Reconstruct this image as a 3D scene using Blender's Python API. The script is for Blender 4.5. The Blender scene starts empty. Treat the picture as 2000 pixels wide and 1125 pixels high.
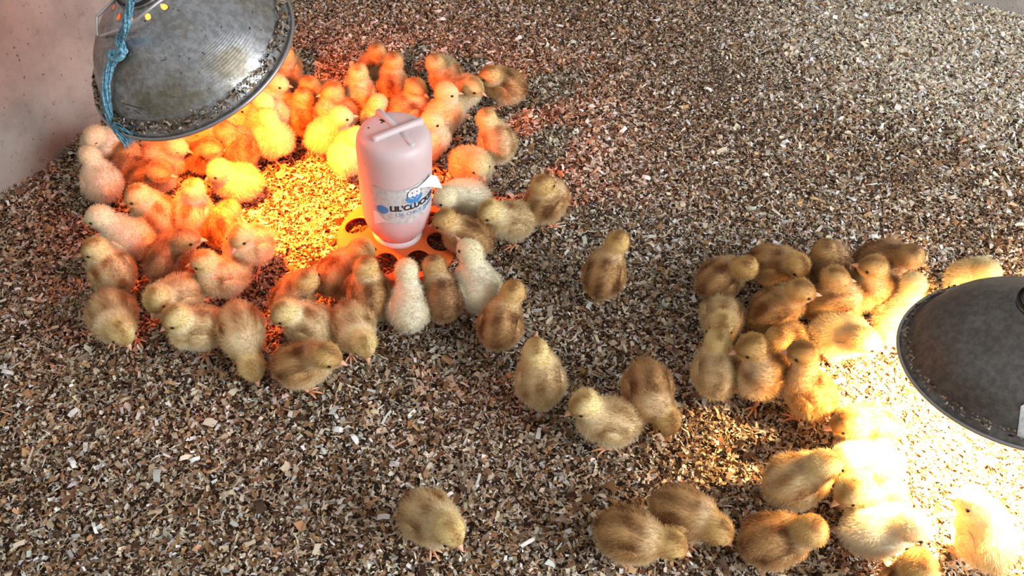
import bpy, math, numpy as np
from mathutils import Vector, Matrix
from mathutils.bvhtree import BVHTree
rng = np.random.default_rng(7)
scene = bpy.context.scene
COL = scene.collection

# ------------------------------------------------------------------ camera
F_PX, PITCH = 1570.0, math.radians(49)
CAM = np.array([0, 0, 1.0])
FW = np.array([0, math.cos(PITCH), -math.sin(PITCH)])
UP = np.array([0, math.sin(PITCH), math.cos(PITCH)])
RT = np.array([1.0, 0, 0])
cd = bpy.data.cameras.new('camera'); cam = bpy.data.objects.new('camera', cd); COL.objects.link(cam)
cd.sensor_width = 36; cd.lens = F_PX / 2000 * 36; cd.clip_start = .01
cam.location = CAM; cam.rotation_euler = (math.pi/2 - PITCH, 0, 0)
scene.camera = cam

# ------------------------------------------------------------------ world, daylight, exposure
w = bpy.data.worlds.new('world'); scene.world = w; w.use_nodes = True
bg = w.node_tree.nodes['Background']; bg.inputs[0].default_value = (1, .955, .90, 1); bg.inputs[1].default_value = .47
def area(name, loc, target, sx, sy, power, col):
    l = bpy.data.lights.new(name, 'AREA'); l.shape = 'RECTANGLE'; l.size = sx; l.size_y = sy; l.energy = power; l.color = col
    o = bpy.data.objects.new(name, l); COL.objects.link(o); o.location = loc
    o.rotation_euler = (Vector(target) - Vector(loc)).to_track_quat('-Z', 'Y').to_euler(); return o
area('daylight_window', (2.4, -.4, 1.15), (0, .95, .15), 1.5, 1.8, 128, (.97, .985, 1))
vs = scene.view_settings; vs.view_transform = 'Standard'; vs.look = 'None'; vs.gamma = 1; vs.use_curve_mapping = False
vs.exposure = 0.0
cy = scene.cycles; cy.max_bounces = 7; cy.diffuse_bounces = 3; cy.glossy_bounces = 3; cy.transmission_bounces = 4; cy.caustics_reflective = False; cy.adaptive_threshold = .02

# ------------------------------------------------------------------ projection helpers (2000 x 1125 frame)
def ray(u, v):
    d = RT*(u-1000)/F_PX - UP*(v-562.5)/F_PX + FW
    return d
def at_z(u, v, z):
    d = ray(u, v); return CAM + d*((z-CAM[2])/d[2])
def at_depth(u, v, dep): return CAM + ray(u, v)*dep
def ground_dir(u, v, deg, z=.04):
    a = math.radians(deg)
    q = at_z(u+12*math.cos(a), v-12*math.sin(a), z) - at_z(u, v, z)
    return q[:2]/np.linalg.norm(q[:2])

# ------------------------------------------------------------------ materials
def mat(name):
    m = bpy.data.materials.new(name); m.use_nodes = True; nt = m.node_tree
    return m, nt, nt.nodes['Principled BSDF']
def simple(name, col, rough=.6, metal=0, **kw):
    m, nt, b = mat(name)
    b.inputs['Base Color'].default_value = (*col, 1); b.inputs['Roughness'].default_value = rough; b.inputs['Metallic'].default_value = metal
    for k, v in kw.items(): b.inputs[k.replace('_', ' ')].default_value = v
    return m
def noise(nt, scale, detail=4, rough=.6, coord='Object'):
    tc = nt.nodes.new('ShaderNodeTexCoord'); n = nt.nodes.new('ShaderNodeTexNoise')
    n.inputs['Scale'].default_value = scale; n.inputs['Detail'].default_value = detail; n.inputs['Roughness'].default_value = rough
    nt.links.new(tc.outputs[coord], n.inputs['Vector']); return n
def ramp(nt, src, stops):
    r = nt.nodes.new('ShaderNodeValToRGB'); nt.links.new(src, r.inputs['Fac'])
    e = r.color_ramp.elements
    while len(e) < len(stops): e.new(.5)
    for k, (p, c) in enumerate(stops):
        e[k].position = p; e[k].color = (*c, 1) if len(c) == 3 else c
    return r
def mixc(nt, fac, a, b, mode='MIX'):
    n = nt.nodes.new('ShaderNodeMix'); n.data_type = 'RGBA'; n.blend_type = mode
    for i, s in ((0, fac), (6, a), (7, b)):
        if hasattr(s, 'is_linked'): nt.links.new(s, n.inputs[i])
        else: n.inputs[i].default_value = s
    return n.outputs[2]
def bump(nt, src, strength, dist, normal_in):
    b = nt.nodes.new('ShaderNodeBump'); b.inputs['Strength'].default_value = strength; b.inputs['Distance'].default_value = dist
    nt.links.new(src, b.inputs['Height']); nt.links.new(b.outputs[0], normal_in); return b

def m_tinted(name, rough=.8, transl=0.0):
    m, nt, b = mat(name)
    a = nt.nodes.new('ShaderNodeAttribute'); a.attribute_name = 'tint'
    nt.links.new(a.outputs['Color'], b.inputs['Base Color']); b.inputs['Roughness'].default_value = rough
    b.inputs['Specular IOR Level'].default_value = .15
    if transl:
        t = nt.nodes.new('ShaderNodeBsdfTranslucent'); nt.links.new(a.outputs['Color'], t.inputs['Color'])
        mx = nt.nodes.new('ShaderNodeMixShader'); mx.inputs[0].default_value = transl
        nt.links.new(b.outputs[0], mx.inputs[1]); nt.links.new(t.outputs[0], mx.inputs[2])
        nt.links.new(mx.outputs[0], nt.nodes['Material Output'].inputs['Surface'])
    return m
M = {}
M['chip'] = m_tinted('wood_shaving', .75, .18)
M['skin'] = m_tinted('chick_skin', .95)
M['down'] = m_tinted('chick_down', .9, .38)
M['beak'] = simple('beak_horn', (.72, .36, .24), .45, Subsurface_Weight=.15)
M['eye'] = simple('eye_black', (.012, .008, .006), .12)
M['lid'] = simple('eyelid', (.16, .08, .05), .6)
M['leg'] = simple('leg_scale', (.74, .36, .2), .55)

m, nt, b = mat('litter_base'); n = noise(nt, 90, 8, .7)
r = ramp(nt, n.outputs['Fac'], [(.35, (.022, .012, .008)), (.55, (.09, .055, .035)), (.75, (.24, .16, .1))])
nt.links.new(r.outputs[0], b.inputs['Base Color']); b.inputs['Roughness'].default_value = .95
bump(nt, n.outputs['Fac'], .8, .006, b.inputs['Normal']); M['floor'] = m

m, nt, b = mat('plaster_wall')
n1 = noise(nt, 6, 8, .65); n2 = noise(nt, 55, 6, .7); n3 = noise(nt, 130, 2, .5)
c = ramp(nt, n1.outputs['Fac'], [(.3, (.25, .235, .22)), (.52, (.38, .35, .32)), (.75, (.46, .42, .375))])
c2 = ramp(nt, n2.outputs['Fac'], [(.27, (.5, .46, .43)), (.42, (.92, .91, .9)), (.7, (1.0, 1.0, 1.0))])
c3 = ramp(nt, n3.outputs['Fac'], [(.27, (.22, .18, .16)), (.32, (1, 1, 1))])
o1 = mixc(nt, .7, c.outputs[0], c2.outputs[0], 'MULTIPLY'); o2 = mixc(nt, .9, o1, c3.outputs[0], 'MULTIPLY')
nt.links.new(o2, b.inputs['Base Color']); b.inputs['Roughness'].default_value = .9
bump(nt, n2.outputs['Fac'], .5, .004, b.inputs['Normal']); M['wall'] = m

def lamp_metal(name, light, dust, dustlo, dusthi):
    m, nt, b = mat(name)
    n1 = noise(nt, 14, 8, .65); n2 = noise(nt, 120, 4, .7)
    dm = ramp(nt, n1.outputs['Fac'], [(dustlo, (0, 0, 0)), (dusthi, (1, 1, 1))])
    sp = ramp(nt, n2.outputs['Fac'], [(.42, (.6, .6, .6)), (.6, (1, 1, 1))])
    base = mixc(nt, dm.outputs[0], (*light, 1), (*dust, 1)); base = mixc(nt, .8, base, sp.outputs[0], 'MULTIPLY')
    nt.links.new(base, b.inputs['Base Color'])
    mr = nt.nodes.new('ShaderNodeMapRange'); nt.links.new(dm.outputs[0], mr.inputs[0]); mr.inputs[3].default_value = .95; mr.inputs[4].default_value = .5
    nt.links.new(mr.outputs[0], b.inputs['Metallic'])
    mr = nt.nodes.new('ShaderNodeMapRange'); nt.links.new(n1.outputs['Fac'], mr.inputs[0]); mr.inputs[1].default_value = .3; mr.inputs[2].default_value = .7; mr.inputs[3].default_value = .26; mr.inputs[4].default_value = .48
    nt.links.new(mr.outputs[0], b.inputs['Roughness'])
    # spun rings around the lamp's own axis
    tc = nt.nodes.new('ShaderNodeTexCoord'); wv = nt.nodes.new('ShaderNodeTexWave'); wv.wave_type = 'RINGS'; wv.rings_direction = 'Z'
    wv.inputs['Scale'].default_value = 150; wv.inputs['Distortion'].default_value = .6; nt.links.new(tc.outputs['Object'], wv.inputs['Vector'])
    b1 = bump(nt, wv.outputs['Fac'], .09, .0012, b.inputs['Normal'])
    b2 = nt.nodes.new('ShaderNodeBump'); b2.inputs['Strength'].default_value = .25; b2.inputs['Distance'].default_value = .001
    nt.links.new(n2.outputs['Fac'], b2.inputs['Height']); nt.links.new(b2.outputs[0], b1.inputs['Normal'])
    return m
M['lamp_a'] = lamp_metal('dusty_aluminium', (.52, .55, .60), (.225, .205, .155), .40, .62)
M['lamp_b'] = lamp_metal('dull_aluminium', (.25, .245, .24), (.15, .125, .105), .4, .7)
M['rim'] = simple('rim_metal', (.42, .42, .43), .38, .9)
M['wire'] = simple('bail_wire', (.62, .62, .62), .4, .8)
M['socket'] = simple('black_socket', (.02, .02, .022), .5)
M['ceramic'] = simple('socket_ceramic', (.5, .47, .43), .5)
M['cord'] = simple('power_cord', (.03, .03, .03), .6)
m, nt, b = mat('blue_twine'); n = noise(nt, 260, 3)
r = ramp(nt, n.outputs['Fac'], [(.3, (.035, .12, .18)), (.5, (.14, .37, .52)), (.72, (.34, .58, .70))])
nt.links.new(r.outputs[0], b.inputs['Base Color']); b.inputs['Roughness'].default_value = .7; M['twine'] = m
def glow(name, col, s):
    m, nt, b = mat(name); b.inputs['Base Color'].default_value = (*col, 1)
    b.inputs['Emission Color'].default_value = (*col, 1); b.inputs['Emission Strength'].default_value = s; return m
M['bulb_red'] = glow('infrared_bulb', (1, .16, .03), 6)
M['bulb_warm'] = glow('warm_bulb', (1, .62, .28), 8)

m, nt, b = mat('jar_plastic'); n = noise(nt, 45, 6, .7); n2 = noise(nt, 18, 3)
c = ramp(nt, n.outputs['Fac'], [(.25, (.46, .38, .37)), (.36, (.69, .60, .62)), (.7, (.74, .65, .67))])
nt.links.new(c.outputs[0], b.inputs['Base Color']); b.inputs['Roughness'].default_value = .42
t = nt.nodes.new('ShaderNodeBsdfTranslucent'); t.inputs['Color'].default_value = (.7, .55, .55, 1)
mx = nt.nodes.new('ShaderNodeMixShader'); mx.inputs[0].default_value = .22
nt.links.new(b.outputs[0], mx.inputs[1]); nt.links.new(t.outputs[0], mx.inputs[2]); nt.links.new(mx.outputs[0], nt.nodes['Material Output'].inputs['Surface'])
M['jar'] = m
M['tray'] = simple('orange_plastic', (.86, .17, .035), .4, Subsurface_Weight=.1)
M['tray_dark'] = simple('tray_shadow_plastic', (.5, .1, .03), .5)
m, nt, b = mat('label_paper'); n = noise(nt, 120, 6, .7); n2 = noise(nt, 20, 4)
c = ramp(nt, n.outputs['Fac'], [(.3, (.34, .34, .35)), (.5, (.55, .55, .56)), (.75, (.68, .68, .68))])
nt.links.new(c.outputs[0], b.inputs['Base Color']); b.inputs['Roughness'].default_value = .6; M['label'] = m
M['label_back'] = simple('label_white_back', (.82, .84, .88), .55)
M['ink_black'] = simple('ink_black', (.015, .013, .02), .6)
M['ink_blue'] = simple('ink_blue', (.06, .24, .55), .6)
M['ink_pale'] = simple('ink_pale_blue', (.2, .3, .48), .6)
M['ink_white'] = simple('ink_white', (.75, .76, .78), .6)
M['dirt'] = simple('dark_dirt', (.04, .025, .02), .9)

# ------------------------------------------------------------------ mesh helpers
def link(name, data, parent=None, m=None):
    o = bpy.data.objects.new(name, data); COL.objects.link(o)
    if parent is not None: o.parent = parent
    if m is not None and data is not None and not len(data.materials): data.materials.append(m)
    return o
def mesh(name, V, F, smooth=True):
    me = bpy.data.meshes.new(name); me.from_pydata([tuple(map(float, v)) for v in V], [], [tuple(f) for f in F])
    if smooth: me.polygons.foreach_set('use_smooth', np.ones(len(me.polygons), bool))
    me.update(); return me
def empty(name, loc=(0, 0, 0)):
    o = bpy.data.objects.new(name, None); o.empty_display_size = .02; COL.objects.link(o); o.location = loc; return o
def tag(o, label=None, cat=None, group=None, kind=None):
    if label: o['label'] = label
    if cat: o['category'] = cat
    if group: o['group'] = group
    if kind: o['kind'] = kind
    return o
def lathe(prof, seg=48, drop=None):
    V, Fc = [], []
    for r, z in prof:
        for k in range(seg):
            a = 2*math.pi*k/seg; V.append((r*math.cos(a), r*math.sin(a), z))
    for i in range(len(prof)-1):
        for k in range(seg):
            if drop and drop(i, k): continue
            k2 = (k+1) % seg; Fc.append((i*seg+k, i*seg+k2, (i+1)*seg+k2, (i+1)*seg+k))
    return V, Fc
def disc_cap(V, Fc, seg, ring, flip=False):
    f = list(range(ring*seg, ring*seg+seg)); Fc.append(f[::-1] if flip else f)
def tube(pts, rad, seg=8, closed=False, cap=True):
    P = np.array(pts, float); n = len(P)
    R = np.full(n, rad) if np.isscalar(rad) else np.array(rad, float)
    V, Fc = [], []; ref = None
    for i in range(n):
        a = P[(i-1) % n] if (closed or i > 0) else P[i]; bb = P[(i+1) % n] if (closed or i < n-1) else P[i]
        t = bb-a; t /= np.linalg.norm(t)+1e-12
        if ref is None: ref = np.array([0, 0, 1.]) if abs(t[2]) < .9 else np.array([1., 0, 0])
        s = np.cross(t, ref); s /= np.linalg.norm(s)+1e-12; u = np.cross(s, t); ref = u
        for k in range(seg):
            an = 2*math.pi*k/seg; V.append(P[i]+R[i]*(math.cos(an)*s+math.sin(an)*u))
    for i in range(n if closed else n-1):
        j = (i+1) % n
        for k in range(seg):
            k2 = (k+1) % seg; Fc.append((i*seg+k, i*seg+k2, j*seg+k2, j*seg+k))
    if cap and not closed:
        Fc.append(tuple(range(seg))[::-1]); Fc.append(tuple(range((n-1)*seg, n*seg)))
    return V, Fc
def joinVF(parts):
    V, Fc = [], []
    for v, f in parts:
        o = len(V); V += list(v); Fc += [tuple(i+o for i in q) for q in f]
    return V, Fc
def box(c, s):
    cx, cy, cz = c; x, y, z = s[0]/2, s[1]/2, s[2]/2
    V = [(cx+a*x, cy+b_*y, cz+d*z) for a in (-1, 1) for b_ in (-1, 1) for d in (-1, 1)]
    return V, [(0, 1, 3, 2), (4, 6, 7, 5), (0, 4, 5, 1), (2, 3, 7, 6), (0, 2, 6, 4), (1, 5, 7, 3)]
def smooth_path(pts, n=6):
    P = np.array(pts, float); out = []
    for i in range(len(P)-1):
        p0, p1, p2, p3 = P[max(i-1, 0)], P[i], P[i+1], P[min(i+2, len(P)-1)]
        for k in range(n):
            t = k/n; out.append(.5*((2*p1)+(-p0+p2)*t+(2*p0-5*p1+4*p2-p3)*t*t+(-p0+3*p1-3*p2+p3)*t**3))
    out.append(P[-1]); return np.array(out)
def ellipsoid(r, seg=10, rings=7):
    V = [(0, 0, r[2])]; Fc = []
    for i in range(1, rings):
        th = math.pi*i/rings
        for k in range(seg):
            a = 2*math.pi*k/seg; V.append((r[0]*math.sin(th)*math.cos(a), r[1]*math.sin(th)*math.sin(a), r[2]*math.cos(th)))
    V.append((0, 0, -r[2])); last = len(V)-1
    for k in range(seg):
        k2 = (k+1) % seg; Fc.append((0, 1+k, 1+k2)); Fc.append((last, 1+(rings-2)*seg+k2, 1+(rings-2)*seg+k))
        for i in range(rings-2): Fc.append((1+i*seg+k, 1+(i+1)*seg+k, 1+(i+1)*seg+k2, 1+i*seg+k2))
    return V, Fc

# ------------------------------------------------------------------ setting: floor and two walls
def gz(x, y):
    return .004*np.sin(7.1*x+1.3)*np.sin(6.3*y+.4)+.0025*np.sin(17*x+5*y)+.002*np.sin(23*y-9*x+2)
gx, gy = np.linspace(-2.4, 2.6, 101), np.linspace(-.6, 3.6, 85)
V = [(x, y, gz(x, y)-.004) for y in gy for x in gx]; nx = len(gx)
Fc = [(j*nx+i, j*nx+i+1, (j+1)*nx+i+1, (j+1)*nx+i) for j in range(len(gy)-1) for i in range(nx-1)]
floor = tag(link('floor', mesh('floor', V, Fc), None, M['floor']), 'brown brooder floor under the wood shavings', None, None, 'structure')
WL_P, WL_D = np.array([-.93, 1.055]), np.array([math.cos(math.radians(66)), math.sin(math.radians(66))])
WB_P, WB_D = np.array([1.066, 1.765]), np.array([math.cos(math.radians(-25.5)), math.sin(math.radians(-25.5))])
def wall(name, p, d, a, b_, h, th, outn, label):
    V = []
    nseg = 40
    for i in range(nseg+1):
        for j in range(13):
            q = p + d*(a+(b_-a)*i/nseg); V.append((*q, -.05+h*j/12))
    n0 = len(V)
    Fc = [(i*13+j, (i+1)*13+j, (i+1)*13+j+1, i*13+j+1) for i in range(nseg) for j in range(12)]
    c = [p+d*a, p+d*b_]
    W = [(*c[0], -.05), (*c[1], -.05), (*(c[1]+outn*th), -.05), (*(c[0]+outn*th), -.05)]
    W += [(x, y, h-.05) for x, y, z in W]
    V += W; Fc += [tuple(n0+k for k in q) for q in ((3, 2, 1, 0), (4, 5, 6, 7), (1, 2, 6, 5), (2, 3, 7, 6), (3, 0, 4, 7))]
    return tag(link(name, mesh(name, V, Fc, False), None, M['wall']), label, None, None, 'structure')
wall('wall_left', WL_P, WL_D, -1.9, 1.75, 1.1, .12, np.array([-WL_D[1], WL_D[0]]), 'speckled grey plaster wall beside the hanging lamp')
wall('wall_back', WB_P, WB_D, -1.75, 1.6, 1.1, .12, np.array([-WB_D[1], WB_D[0]]), 'grey wall at the far corner of the litter')

# ------------------------------------------------------------------ litter of wood shavings (stuff) and its largest flakes
def inside(x, y):
    dl = (x-WL_P[0])*WL_D[1]-(y-WL_P[1])*WL_D[0]          # >0: room side
    db = -((x-WB_P[0])*(-WB_D[1])+(y-WB_P[1])*WB_D[0])
    return (dl > .004) & (db > .004)
PAL = np.array([(.80, .71, .55), (.62, .50, .36), (.56, .33, .17), (.27, .15, .08), (.08, .045, .028), (.64, .63, .60), (.90, .90, .88), (.36, .27, .19)])
def chip_mesh(name, C, L, W, yaw, tilt, roll, curl, colr):
    n = len(L)
    sx = np.array([-.5, -.5, 0, 0, .5, .5]); sy = np.array([-.5, .5, .5, -.5, -.5, .5])
    sx, sy = np.array([-.5, -.5, 0, 0, .5, .5]), np.array([-.5, .5, -.5, .5, -.5, .5])
    jx = sx[None]+rng.uniform(-.16, .16, (n, 6)); jy = sy[None]*rng.uniform(.45, 1.15, (n, 6))
    P = np.zeros((n, 6, 3)); P[:, :, 0] = jx*L[:, None]; P[:, :, 1] = jy*W[:, None]
    P[:, 2:4, 2] = (curl*L)[:, None]
    ct, st = np.cos(tilt)[:, None], np.sin(tilt)[:, None]
    x, z = P[:, :, 0]*ct+P[:, :, 2]*st, -P[:, :, 0]*st+P[:, :, 2]*ct; P[:, :, 0], P[:, :, 2] = x, z
    ct, st = np.cos(roll)[:, None], np.sin(roll)[:, None]
    y, z = P[:, :, 1]*ct-P[:, :, 2]*st, P[:, :, 1]*st+P[:, :, 2]*ct; P[:, :, 1], P[:, :, 2] = y, z
    ct, st = np.cos(yaw)[:, None], np.sin(yaw)[:, None]
    x, y = P[:, :, 0]*ct-P[:, :, 1]*st, P[:, :, 0]*st+P[:, :, 1]*ct; P[:, :, 0], P[:, :, 1] = x, y
    P += C[:, None, :]
    me = bpy.data.meshes.new(name); me.vertices.add(n*6); me.vertices.foreach_set('co', P.astype(np.float32).ravel())
    q = np.array([0, 2, 3, 1, 2, 4, 5, 3]); idx = (np.arange(n)[:, None]*6+q[None]).ravel()
    me.loops.add(n*8); me.loops.foreach_set('vertex_index', idx.astype(np.int32))
    me.polygons.add(n*2); me.polygons.foreach_set('loop_start', (np.arange(n*2)*4).astype(np.int32))
    at = me.attributes.new('tint', 'FLOAT_COLOR', 'POINT')
    c4 = np.ones((n, 6, 4), np.float32); c4[:, :, :3] = colr[:, None, :]; at.data.foreach_set('color', c4.ravel())
    me.update(calc_edges=True); return me
def chip_colours(x, y):
    n = len(x)
    pale_zone = np.clip(1-np.hypot((x-1.12)*.9, (y-1.66)*1.2)/.62, 0, 1)             # paler, slightly larger flakes heaped towards the far corner
    dusty = np.clip(1-np.hypot((x-.46), (y-1.47)*.9)/.2, 0, 1)                   # a scratched dusty hollow
    warm = .5+.5*np.sin(3.1*x+1.0)*np.sin(2.7*y+2.2)
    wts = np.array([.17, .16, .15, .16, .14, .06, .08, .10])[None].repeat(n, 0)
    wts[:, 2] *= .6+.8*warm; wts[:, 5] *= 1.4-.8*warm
    wts[:, [0, 6]] *= (1+12*pale_zone)[:, None]; wts[:, [3, 4]] *= (1-.75*pale_zone)[:, None]; wts[:, [7, 1]] *= (1+1.5*dusty)[:, None]
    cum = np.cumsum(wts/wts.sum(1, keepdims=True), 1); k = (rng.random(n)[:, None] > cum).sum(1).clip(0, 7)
    return PAL[k]*rng.uniform(.72, 1.18, (n, 1))*rng.uniform(.94, 1.06, (n, 3)), pale_zone, dusty
def scatter(n, lo, hi, yr=(.3, 2.5)):
    x = rng.uniform(-1.9, 1.9, n*3); y = rng.uniform(*yr, n*3)
    hw = .80+.40*y; k = (abs(x) < hw) & inside(x, y); x, y = x[k][:n], y[k][:n]
    return x, y
NCH = 440000
x, y = scatter(NCH, 0, 0); n = len(x)
colr, pale_zone, dusty = chip_colours(x, y)
thin = rng.random(n) < .3
L = np.exp(rng.normal(math.log(.0051), .43, n)).clip(.0025, .02)*(1-.4*dusty)*(1+.25*pale_zone)
W = L*np.where(thin, rng.uniform(.14, .28, n), rng.uniform(.4, .8, n)); L = np.where(thin, L*1.35, L)
dl_ = (x-WL_P[0])*WL_D[1]-(y-WL_P[1])*WL_D[0]
bank = .030*np.exp(-dl_/.035)*(.55+.45*np.sin(31*y)*np.sin(17*y+1))
C = np.stack([x, y, gz(x, y)+rng.uniform(-.003, .0055, n)+.006*pale_zone+bank*rng.uniform(.3, 1, n)], 1)
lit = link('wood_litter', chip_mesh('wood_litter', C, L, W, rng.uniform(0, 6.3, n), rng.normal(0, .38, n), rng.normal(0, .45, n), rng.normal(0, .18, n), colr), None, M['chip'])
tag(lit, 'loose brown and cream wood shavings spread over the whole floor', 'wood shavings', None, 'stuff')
# the largest loose flakes, each its own piece
flake_meshes = []
for k in range(14):
    nL = rng.uniform(.013, .022); cols = [(.86, .86, .84), (.76, .68, .52), (.66, .42, .22), (.78, .78, .78)][k % 4]
    nn = 5; V = []; wd = nL*rng.uniform(.28, .55); cv = rng.uniform(-.25, .25)
    for i in range(nn):
        t = i/(nn-1)-.5
        for s in (-1, 1): V.append((t*nL+rng.uniform(-.1, .1)*nL*.4, s*wd/2*rng.uniform(.6, 1.1), nL*(cv*(1-4*t*t))+s*.0006+rng.uniform(-.0006, .0006)))
    V += [(a, b_, c-.0007) for a, b_, c in V]; o2 = nn*2
    Fc = [(2*i, 2*i+2, 2*i+3, 2*i+1) for i in range(nn-1)] + [(o2+2*i+1, o2+2*i+3, o2+2*i+2, o2+2*i) for i in range(nn-1)]
    Fc += [(2*i+o2, 2*i+2+o2, 2*i+2, 2*i) for i in range(nn-1)] + [(2*i+1, 2*i+3, 2*i+3+o2, 2*i+1+o2) for i in range(nn-1)]
    Fc += [(0, 1, 1+o2, o2), (o2-2, 2*o2-2, 2*o2-1, o2-1)]
    me = mesh('wood_shaving', V, Fc, False); at = me.attributes.new('tint', 'FLOAT_COLOR', 'POINT')
    at.data.foreach_set('color', np.tile(np.array([*cols, 1], np.float32), len(V))); me.materials.append(M['chip']); flake_meshes.append(me)
fx, fy = scatter(600, 0, 0, (.36, 1.7)); keep = abs(fx) < .56+.38*fy; fx, fy = fx[keep][:260], fy[keep][:260]
for k in range(len(fx)):
    o = link('wood_shaving', flake_meshes[k % 14], lit)
    o.location = (fx[k], fy[k], gz(fx[k], fy[k])+.0055); o.rotation_euler = (rng.normal(0, .3), rng.normal(0, .25), rng.uniform(0, 6.3))

# ------------------------------------------------------------------ heat lamps
def lamp(name, c, n, R, metal, label, light_col, power, spot_deg, bulb_m, hole_a, zscale, spill, core=None):
    n = np.array(n, float); n /= np.linalg.norm(n)
    root = empty(name, c)
    root.rotation_euler = Vector(-n).to_track_quat('Z', 'Y').to_euler()       # local +Z runs from the opening to the neck
    tag(root, label, 'heat lamp', 'brooder heat lamps')
    s = R/.135; seg = 96
    prof = [(.1335, .0005), (.131, -.0005), (.1275, .0015), (.1255, .004), (.1232, .009), (.1185, .020), (.1118, .034), (.1025, .048), (.0905, .0615), (.0775, .073), (.067, .0805), (.060, .0848)]
    prof += [(r, .0848+(.060-r)*.6) for r in np.linspace(.058, .034, 13)]+[(.030, .1035)]
    zs = zscale; prof = [(r*s, z*s*zs) for r, z in prof]; seg = 192
    hcs = [(HOLE_R*s*math.cos(a), HOLE_R*s*math.sin(a)) for a in hole_a]
    V, Fc0 = lathe(prof, seg); V = [list(v) for v in V]; hr = .0036*s
    for v in V:
        for a, b_ in hcs:
            d = math.hypot(v[0]-a, v[1]-b_)
            if abs(d-hr) < .0011: v[0] = a+(v[0]-a)*hr/d; v[1] = b_+(v[1]-b_)*hr/d
    Fc = []
    for q in Fc0:
        mx_ = sum(V[t][0] for t in q)/4; my_ = sum(V[t][1] for t in q)/4
        if not any(math.hypot(mx_-a, my_-b_) < hr*.95 for a, b_ in hcs): Fc.append(q)
    dome = link('reflector', mesh('reflector', V, Fc), root, metal)
    so = dome.modifiers.new('thickness', 'SOLIDIFY'); so.thickness = .0012; so.offset = -1
    ringp = [(.134*s*math.cos(a), .134*s*math.sin(a), 0) for a in np.linspace(0, 2*math.pi, 97)[:-1]]
    link('rolled_rim', mesh('rolled_rim', *tube(ringp, .0026*s, 8, True)), root, M['rim'])
    zt = .1035*s*zs; up_ = lambda pr: [(r*s, zt+z*s) for r, z in pr]
    V, Fc = lathe(up_([(.0315, -.003), (.0300, .004), (.026, .006), (.026, .039), (.0235, .042), (.001, .043)]), 48)
    nk = link('neck_collar', mesh('neck_collar', V, Fc), root, metal)
    V, Fc = lathe(up_([(.0302, .001), (.0315, .003), (.0300, .0055), (.0295, .001)]), 48)
    link('gasket', mesh('gasket', V, Fc), nk, M['socket'])
    V, Fc = lathe(up_([(.001, .1), (.018, .1), (.023, .094), (.022, .07), (.023, .05), (.024, .041)]), 32)
    link('socket', mesh('socket', V, Fc), root, M['socket'])
    bp = [(.001, .022), (.02, .0235), (.036, .028), (.043, .036), (.043, .045), (.034, .066), (.02, .085), (.014, .1), (.0135, .12)]
    V, Fc = lathe([(r*s, z*s) for r, z in bp], 32)
    link('bulb', mesh('bulb', V, Fc), root, bulb_m)
    l = bpy.data.lights.new(name+'_light', 'SPOT'); l.energy = power; l.color = light_col; l.spot_size = math.radians(spot_deg); l.spot_blend = 1; l.shadow_soft_size = .03
    lo = bpy.data.objects.new(name+'_light', l); COL.objects.link(lo); lo.parent = root; lo.location = (0, 0, .012)
    l2 = l.copy(); l2.energy = spill; l2.spot_size = math.radians(150)                  # light thrown wide by the reflector
    lo2 = bpy.data.objects.new(name+'_spill', l2); COL.objects.link(lo2); lo2.parent = root; lo2.location = (0, 0, .012)
    if core:                                                                             # hot centre of the reflector bulb's beam
        tgt, en, deg, cc = core; l3 = l.copy(); l3.energy = en; l3.spot_size = math.radians(deg); l3.color = cc
        lo3 = bpy.data.objects.new(name+'_beam', l3); COL.objects.link(lo3); src = np.array(c)-n*.012; lo3.location = src
        lo3.rotation_euler = Vector(tgt-src).to_track_quat('-Z', 'Y').to_euler()
    return root, dome, n
LS = .155/.135
L1C, L1N = CAM+(np.array([-.3976, .8783, .4365])-CAM)*LS, np.array([.2376, .2257, -1])
L2C, L2N = np.array([.6014, .5572, .2277]), np.array([.1006, -.1248, -1])
HOLE_R = .041
HOLES_A = [2*math.pi*k/12+.03 for k in range(12)]
lampA, domeA, nA = lamp('heat_lamp', L1C, L1N, .155, M['lamp_a'], 'dusty aluminium heat lamp with blue twine hanging above the crowded red-lit chicks', (1, .125, .010), 66, 108, M['bulb_red'], HOLES_A, .985, 11, (at_z(618, 410, 0), 125, 52, (1, .2, .022)))
lampB, domeB, nB = lamp('heat_lamp', L2C, L2N, .135, M['lamp_b'], 'dark grey heat lamp shining bright white-yellow light on the litter', (1, .56, .2), 215, 145, M['bulb_warm'], [], .88, 8)
bpy.context.view_layer.update()
def dome_bvh(o):
    mw = o.matrix_world; return BVHTree.FromPolygons([mw @ v.co for v in o.data.vertices], [tuple(p.vertices) for p in o.data.polygons])
bvA, bvB = dome_bvh(domeA), dome_bvh(domeB)
def on_dome(bv, u, v, off):
    d = Vector(ray(u, v)).normalized(); h, nn, _, _ = bv.ray_cast(Vector(CAM), d)
    if h is None: return None
    if nn.dot(d) > 0: nn = -nn
    return np.array(h+nn*off)
def local(o, P):
    mi = o.matrix_world.inverted(); return [mi @ Vector(p) for p in P]
stk = [on_dome(bvB, u, v, .0035) for u, v in ((1993, 792), (2030, 770), (2030, 862), (1986, 850))]
if all(q is not None for q in stk): link('paper_sticker', mesh('paper_sticker', local(lampB, stk), [(0, 1, 2, 3)], False), lampB, M['label'])
# cords that carry the lamps
for L_, nm in ((lampA, 0), (lampB, 1)):
    mw = L_.matrix_world; top = np.array(mw @ Vector((0, 0, .198)))
    pts = smooth_path([top, top+[0, 0, .05], top+[-.02, .02, .3], top+[-.02, .03, 1.2]], 8)
    link('power_cord', mesh('power_cord', *tube(local(L_, pts), .004, 8)), L_, M['cord'])
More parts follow.
